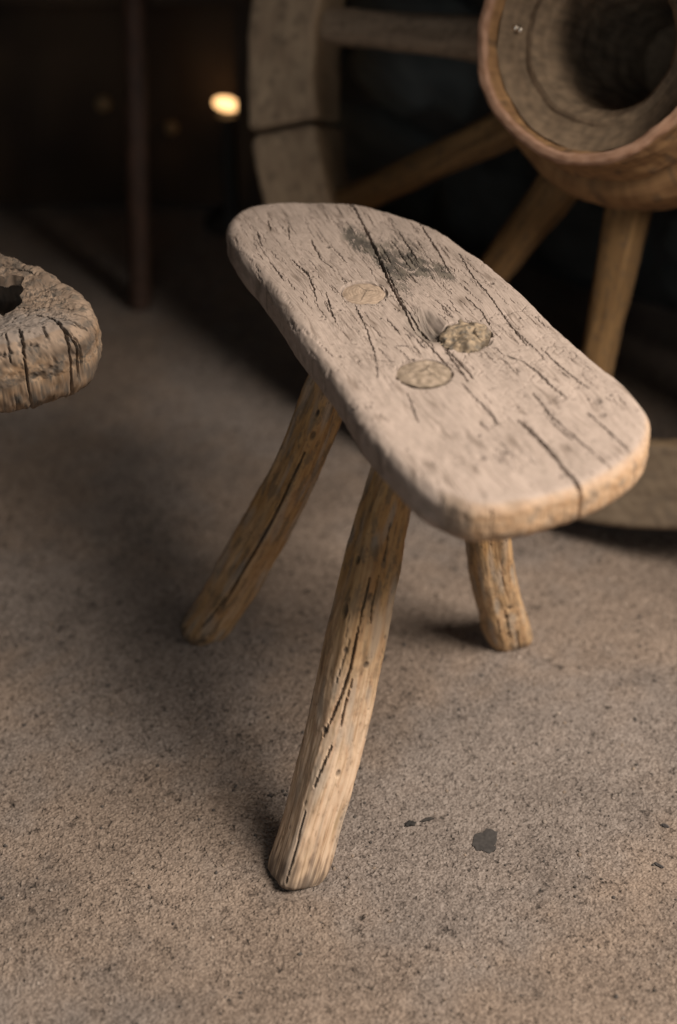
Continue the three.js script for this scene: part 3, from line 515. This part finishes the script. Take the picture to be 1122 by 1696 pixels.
// ---------------------------------------------------------------- low table in the dark, iron rod, added glowing ball
{
  const t = thing('low_table', 'dark low wooden table at the far left before the wall', 'table', [-0.5, 0, -1.75]);
  const box = (w, h, d, x, y, z, s) => { const g = new THREE.BoxGeometry(w, h, d, 60, 6, 4); g.translate(x, y, z); return paint(g, (px, py, pz) => { const k = 0.5 + 0.5 * n3(px * 7 + s, py * 90, pz * 60), e = 0.5 + 0.5 * n3(px * 12, py * 30 + s, 3); return mix3([0.02, 0.0125, 0.008], [0.085, 0.05, 0.026], clamp(0.6 * k + 0.4 * e)); }); };  // table wood darkened throughout to match the shade-dark panel at its back
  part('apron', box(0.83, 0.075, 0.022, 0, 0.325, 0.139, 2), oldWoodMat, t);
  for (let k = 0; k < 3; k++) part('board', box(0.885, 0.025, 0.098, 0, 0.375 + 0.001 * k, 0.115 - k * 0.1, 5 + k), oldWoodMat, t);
  part('back_panel', box(0.83, 0.345, 0.014, 0.012, 0.18, 0.012, 9), oldWoodMat, t);  // added panel, near black in place of the shade under the table
  for (const [x, y, q] of [[0.247, 0.13, 0.0085], [0.3185, 0.102, 0.007]]) { const g = new THREE.SphereGeometry(q, 20, 14); g.translate(x, y, 0.024); part('knob', paint(g, () => [0.3, 0.19, 0.09]), matte(0.5), t); }  // pale balls added to stand in for faint glints
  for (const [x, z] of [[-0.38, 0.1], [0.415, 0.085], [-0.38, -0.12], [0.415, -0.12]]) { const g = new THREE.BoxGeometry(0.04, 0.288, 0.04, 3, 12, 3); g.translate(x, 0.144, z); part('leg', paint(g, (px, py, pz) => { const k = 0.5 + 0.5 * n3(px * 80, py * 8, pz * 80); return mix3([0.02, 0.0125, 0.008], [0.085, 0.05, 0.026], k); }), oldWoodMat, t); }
}
{
  const pts = [[-0.204, 0, -1.519, 0.0125], [-0.2025, 0.03, -1.523, 0.0112], [-0.198, 0.16, -1.547, 0.0112], [-0.1935, 0.29, -1.574, 0.011], [-0.188, 0.42, -1.6, 0.011]];
  const o = pts[0], rel = pts.map(q => [q[0] - o[0], q[1], q[2] - o[2], q[3]]);
  const m = part('iron_rod', stickGeo({ spine: rel, nu: 120, nv: 20, relief: (u, ph) => [0.0006 * n3(Math.cos(ph), Math.sin(ph), u * 60), 0], colour: (u, ph) => mix3([0.03, 0.018, 0.013], [0.085, 0.042, 0.026], clamp(0.5 + 0.6 * n3(Math.cos(ph) * 2, Math.sin(ph) * 2, u * 45))), floor: 0 }), matte(0.7), scene);
  m.position.set(o[0], 0, o[2]); tag(m, 'slim rusty iron rod standing upright at the edge of the low table', 'rod');
}
{
  const p = [-0.119, 0, -1.70];
  const l = thing('small_lamp', 'glowing ball added for a bright spot left of the wagon wheel rim', 'glow', [p[0], 0, p[2]]);
  const base = new THREE.LatheGeometry([[0, 0], [0.03, 0], [0.03, 0.006], [0.008, 0.012], [0.006, 0.12], [0.011, 0.125], [0.012, 0.13], [0, 0.13]].map(q => new THREE.Vector2(...q)), 28);
  part('stand', paint(base, () => [0.03, 0.025, 0.02]), matte(0.6), l);
  const bulb = new THREE.SphereGeometry(0.0105, 24, 16); bulb.scale(1.3, 0.62, 1); bulb.rotateZ(-0.22); bulb.translate(0, 0.141, 0);
  const bm = part('bulb', bulb, new THREE.MeshStandardMaterial({ color: 0x332211, emissive: new THREE.Color(1, 0.55, 0.23), emissiveIntensity: 1.7 }), l); bm.castShadow = false;  // glowing ball added for a bright spot of unknown source
  const pl = new THREE.PointLight(new THREE.Color(1, 0.66, 0.33), 0.0003); pl.position.set(0, 0.141, 0); l.add(pl);
}

// ---------------------------------------------------------------- grit on the floor
{
  const R = rng(404), g = new THREE.IcosahedronGeometry(1, 1), N = 4200, im = new THREE.InstancedMesh(g, new THREE.MeshStandardMaterial({ color: 0xffffff, roughness: 0.95 }), N), M = new THREE.Matrix4(), Q = new THREE.Quaternion(), E = new THREE.Euler(), C = new THREE.Color();
  for (let k = 0; k < N; k++) {
    let x, z; do { x = (R() - 0.5) * 0.9; z = -0.52 - 0.75 * R(); } while (0.5 + 0.5 * n2(x * 7 + 3, z * 7) + 0.25 * n2(x * 24, z * 24) < R() * 0.9);
    const r = 0.00035 + 0.0011 * Math.pow(R(), 3.2); E.set(R() * 6, R() * 6, R() * 6);
    M.compose(new THREE.Vector3(x, -0.0006 + 0.0006 * n2(x * 9, z * 9) + 0.0004 * n2(x * 31, z * 31) + r * 0.25, z), Q.setFromEuler(E), new THREE.Vector3(r * (0.8 + 0.7 * R()), r * (0.6 + 0.4 * R()), r)); im.setMatrixAt(k, M);
    const t = R(), q = 0.8 + 0.4 * R(); t < 0.6 ? C.setRGB(0.055 * q, 0.047 * q, 0.042 * q) : t < 0.82 ? C.setRGB(0.19 * q, 0.145 * q, 0.11 * q) : C.setRGB(0.26 * q, 0.215 * q, 0.18 * q); im.setColorAt(k, C);
  }
  im.name = 'grit'; im.castShadow = im.receiveShadow = true; im.userData.kind = 'stuff'; tag(im, 'fine loose grit and crumbs scattered over the concrete floor', 'grit'); scene.add(im);
}
{
  const R = rng(91);
  const chip = (name, label, cat, x, z, rx, ry, rz, turn, col, seed, heart) => {
    const g = new THREE.SphereGeometry(1, 40, 20), p = g.attributes.position;
    for (let i = 0; i < p.count; i++) { let a = p.getX(i), b = p.getY(i), c = p.getZ(i); const k = heart ? 1 + 0.14 * n3(a * 1.2 + seed, 0, c * 1.2) + 0.1 * n3(a * 4, 3, c * 4) : 1 + 0.3 * n3(a * 1.4 + seed, b, c * 1.4) + 0.12 * n3(a * 4 + seed, b * 4, c * 4); let X = a * k, Z = c * k; if (heart) { const an = Math.atan2(c, a); const s = 1 + 0.5 * Math.pow(Math.max(0, Math.cos(an - heart)), 5) - 0.3 * Math.pow(Math.max(0, Math.cos(an - heart - 1.2)), 4); X *= s; Z *= s; } p.setXYZ(i, X * rx, Math.sign(b) * Math.abs(b) ** 0.7 * ry * k, Z * rz); }
    g.computeVertexNormals(); paint(g, (a, b, c) => { const k = 0.85 + 0.3 * n3(a * 300, b * 300, c * 300 + seed); return col.map(q => q * k); });
    const m = part(numbered(name), g, stoneMat, scene); m.position.set(x, heart ? -0.0002 : -0.0003 + ry * 0.2, z); m.rotation.y = turn; return tag(m, label, cat);
  };
  chip('stone_chip', 'flat dark grey stone chip on the floor right of the front leg', 'stone', 0.102, -0.798, 0.0092, 0.0005, 0.0092, 0.2, [0.045, 0.04, 0.037], 3, -0.9);
  chip('wood_splinter', 'small black splinter beside a brown crumb on the floor right of the front leg', 'splinter', 0.05, -0.8145, 0.0042, 0.0018, 0.0022, 0.3, [0.02, 0.018, 0.016], 7);
  chip('wood_splinter', 'thin dark splinter right of the black splinter near the front leg', 'splinter', 0.0622, -0.8185, 0.005, 0.0012, 0.0013, 0.35, [0.04, 0.034, 0.03], 9);
  chip('wood_splinter', 'black splinter at the right edge of the floor, nearest the frame corner', 'splinter', 0.2185, -0.777, 0.0038, 0.001, 0.0012, -0.7, [0.06, 0.052, 0.05], 12);
  chip('wood_splinter', 'short black splinter at the right edge of the floor, behind another', 'splinter', 0.228, -0.813, 0.003, 0.001, 0.0013, -0.4, [0.06, 0.052, 0.05], 15);
}
renderer.render(scene, camera);
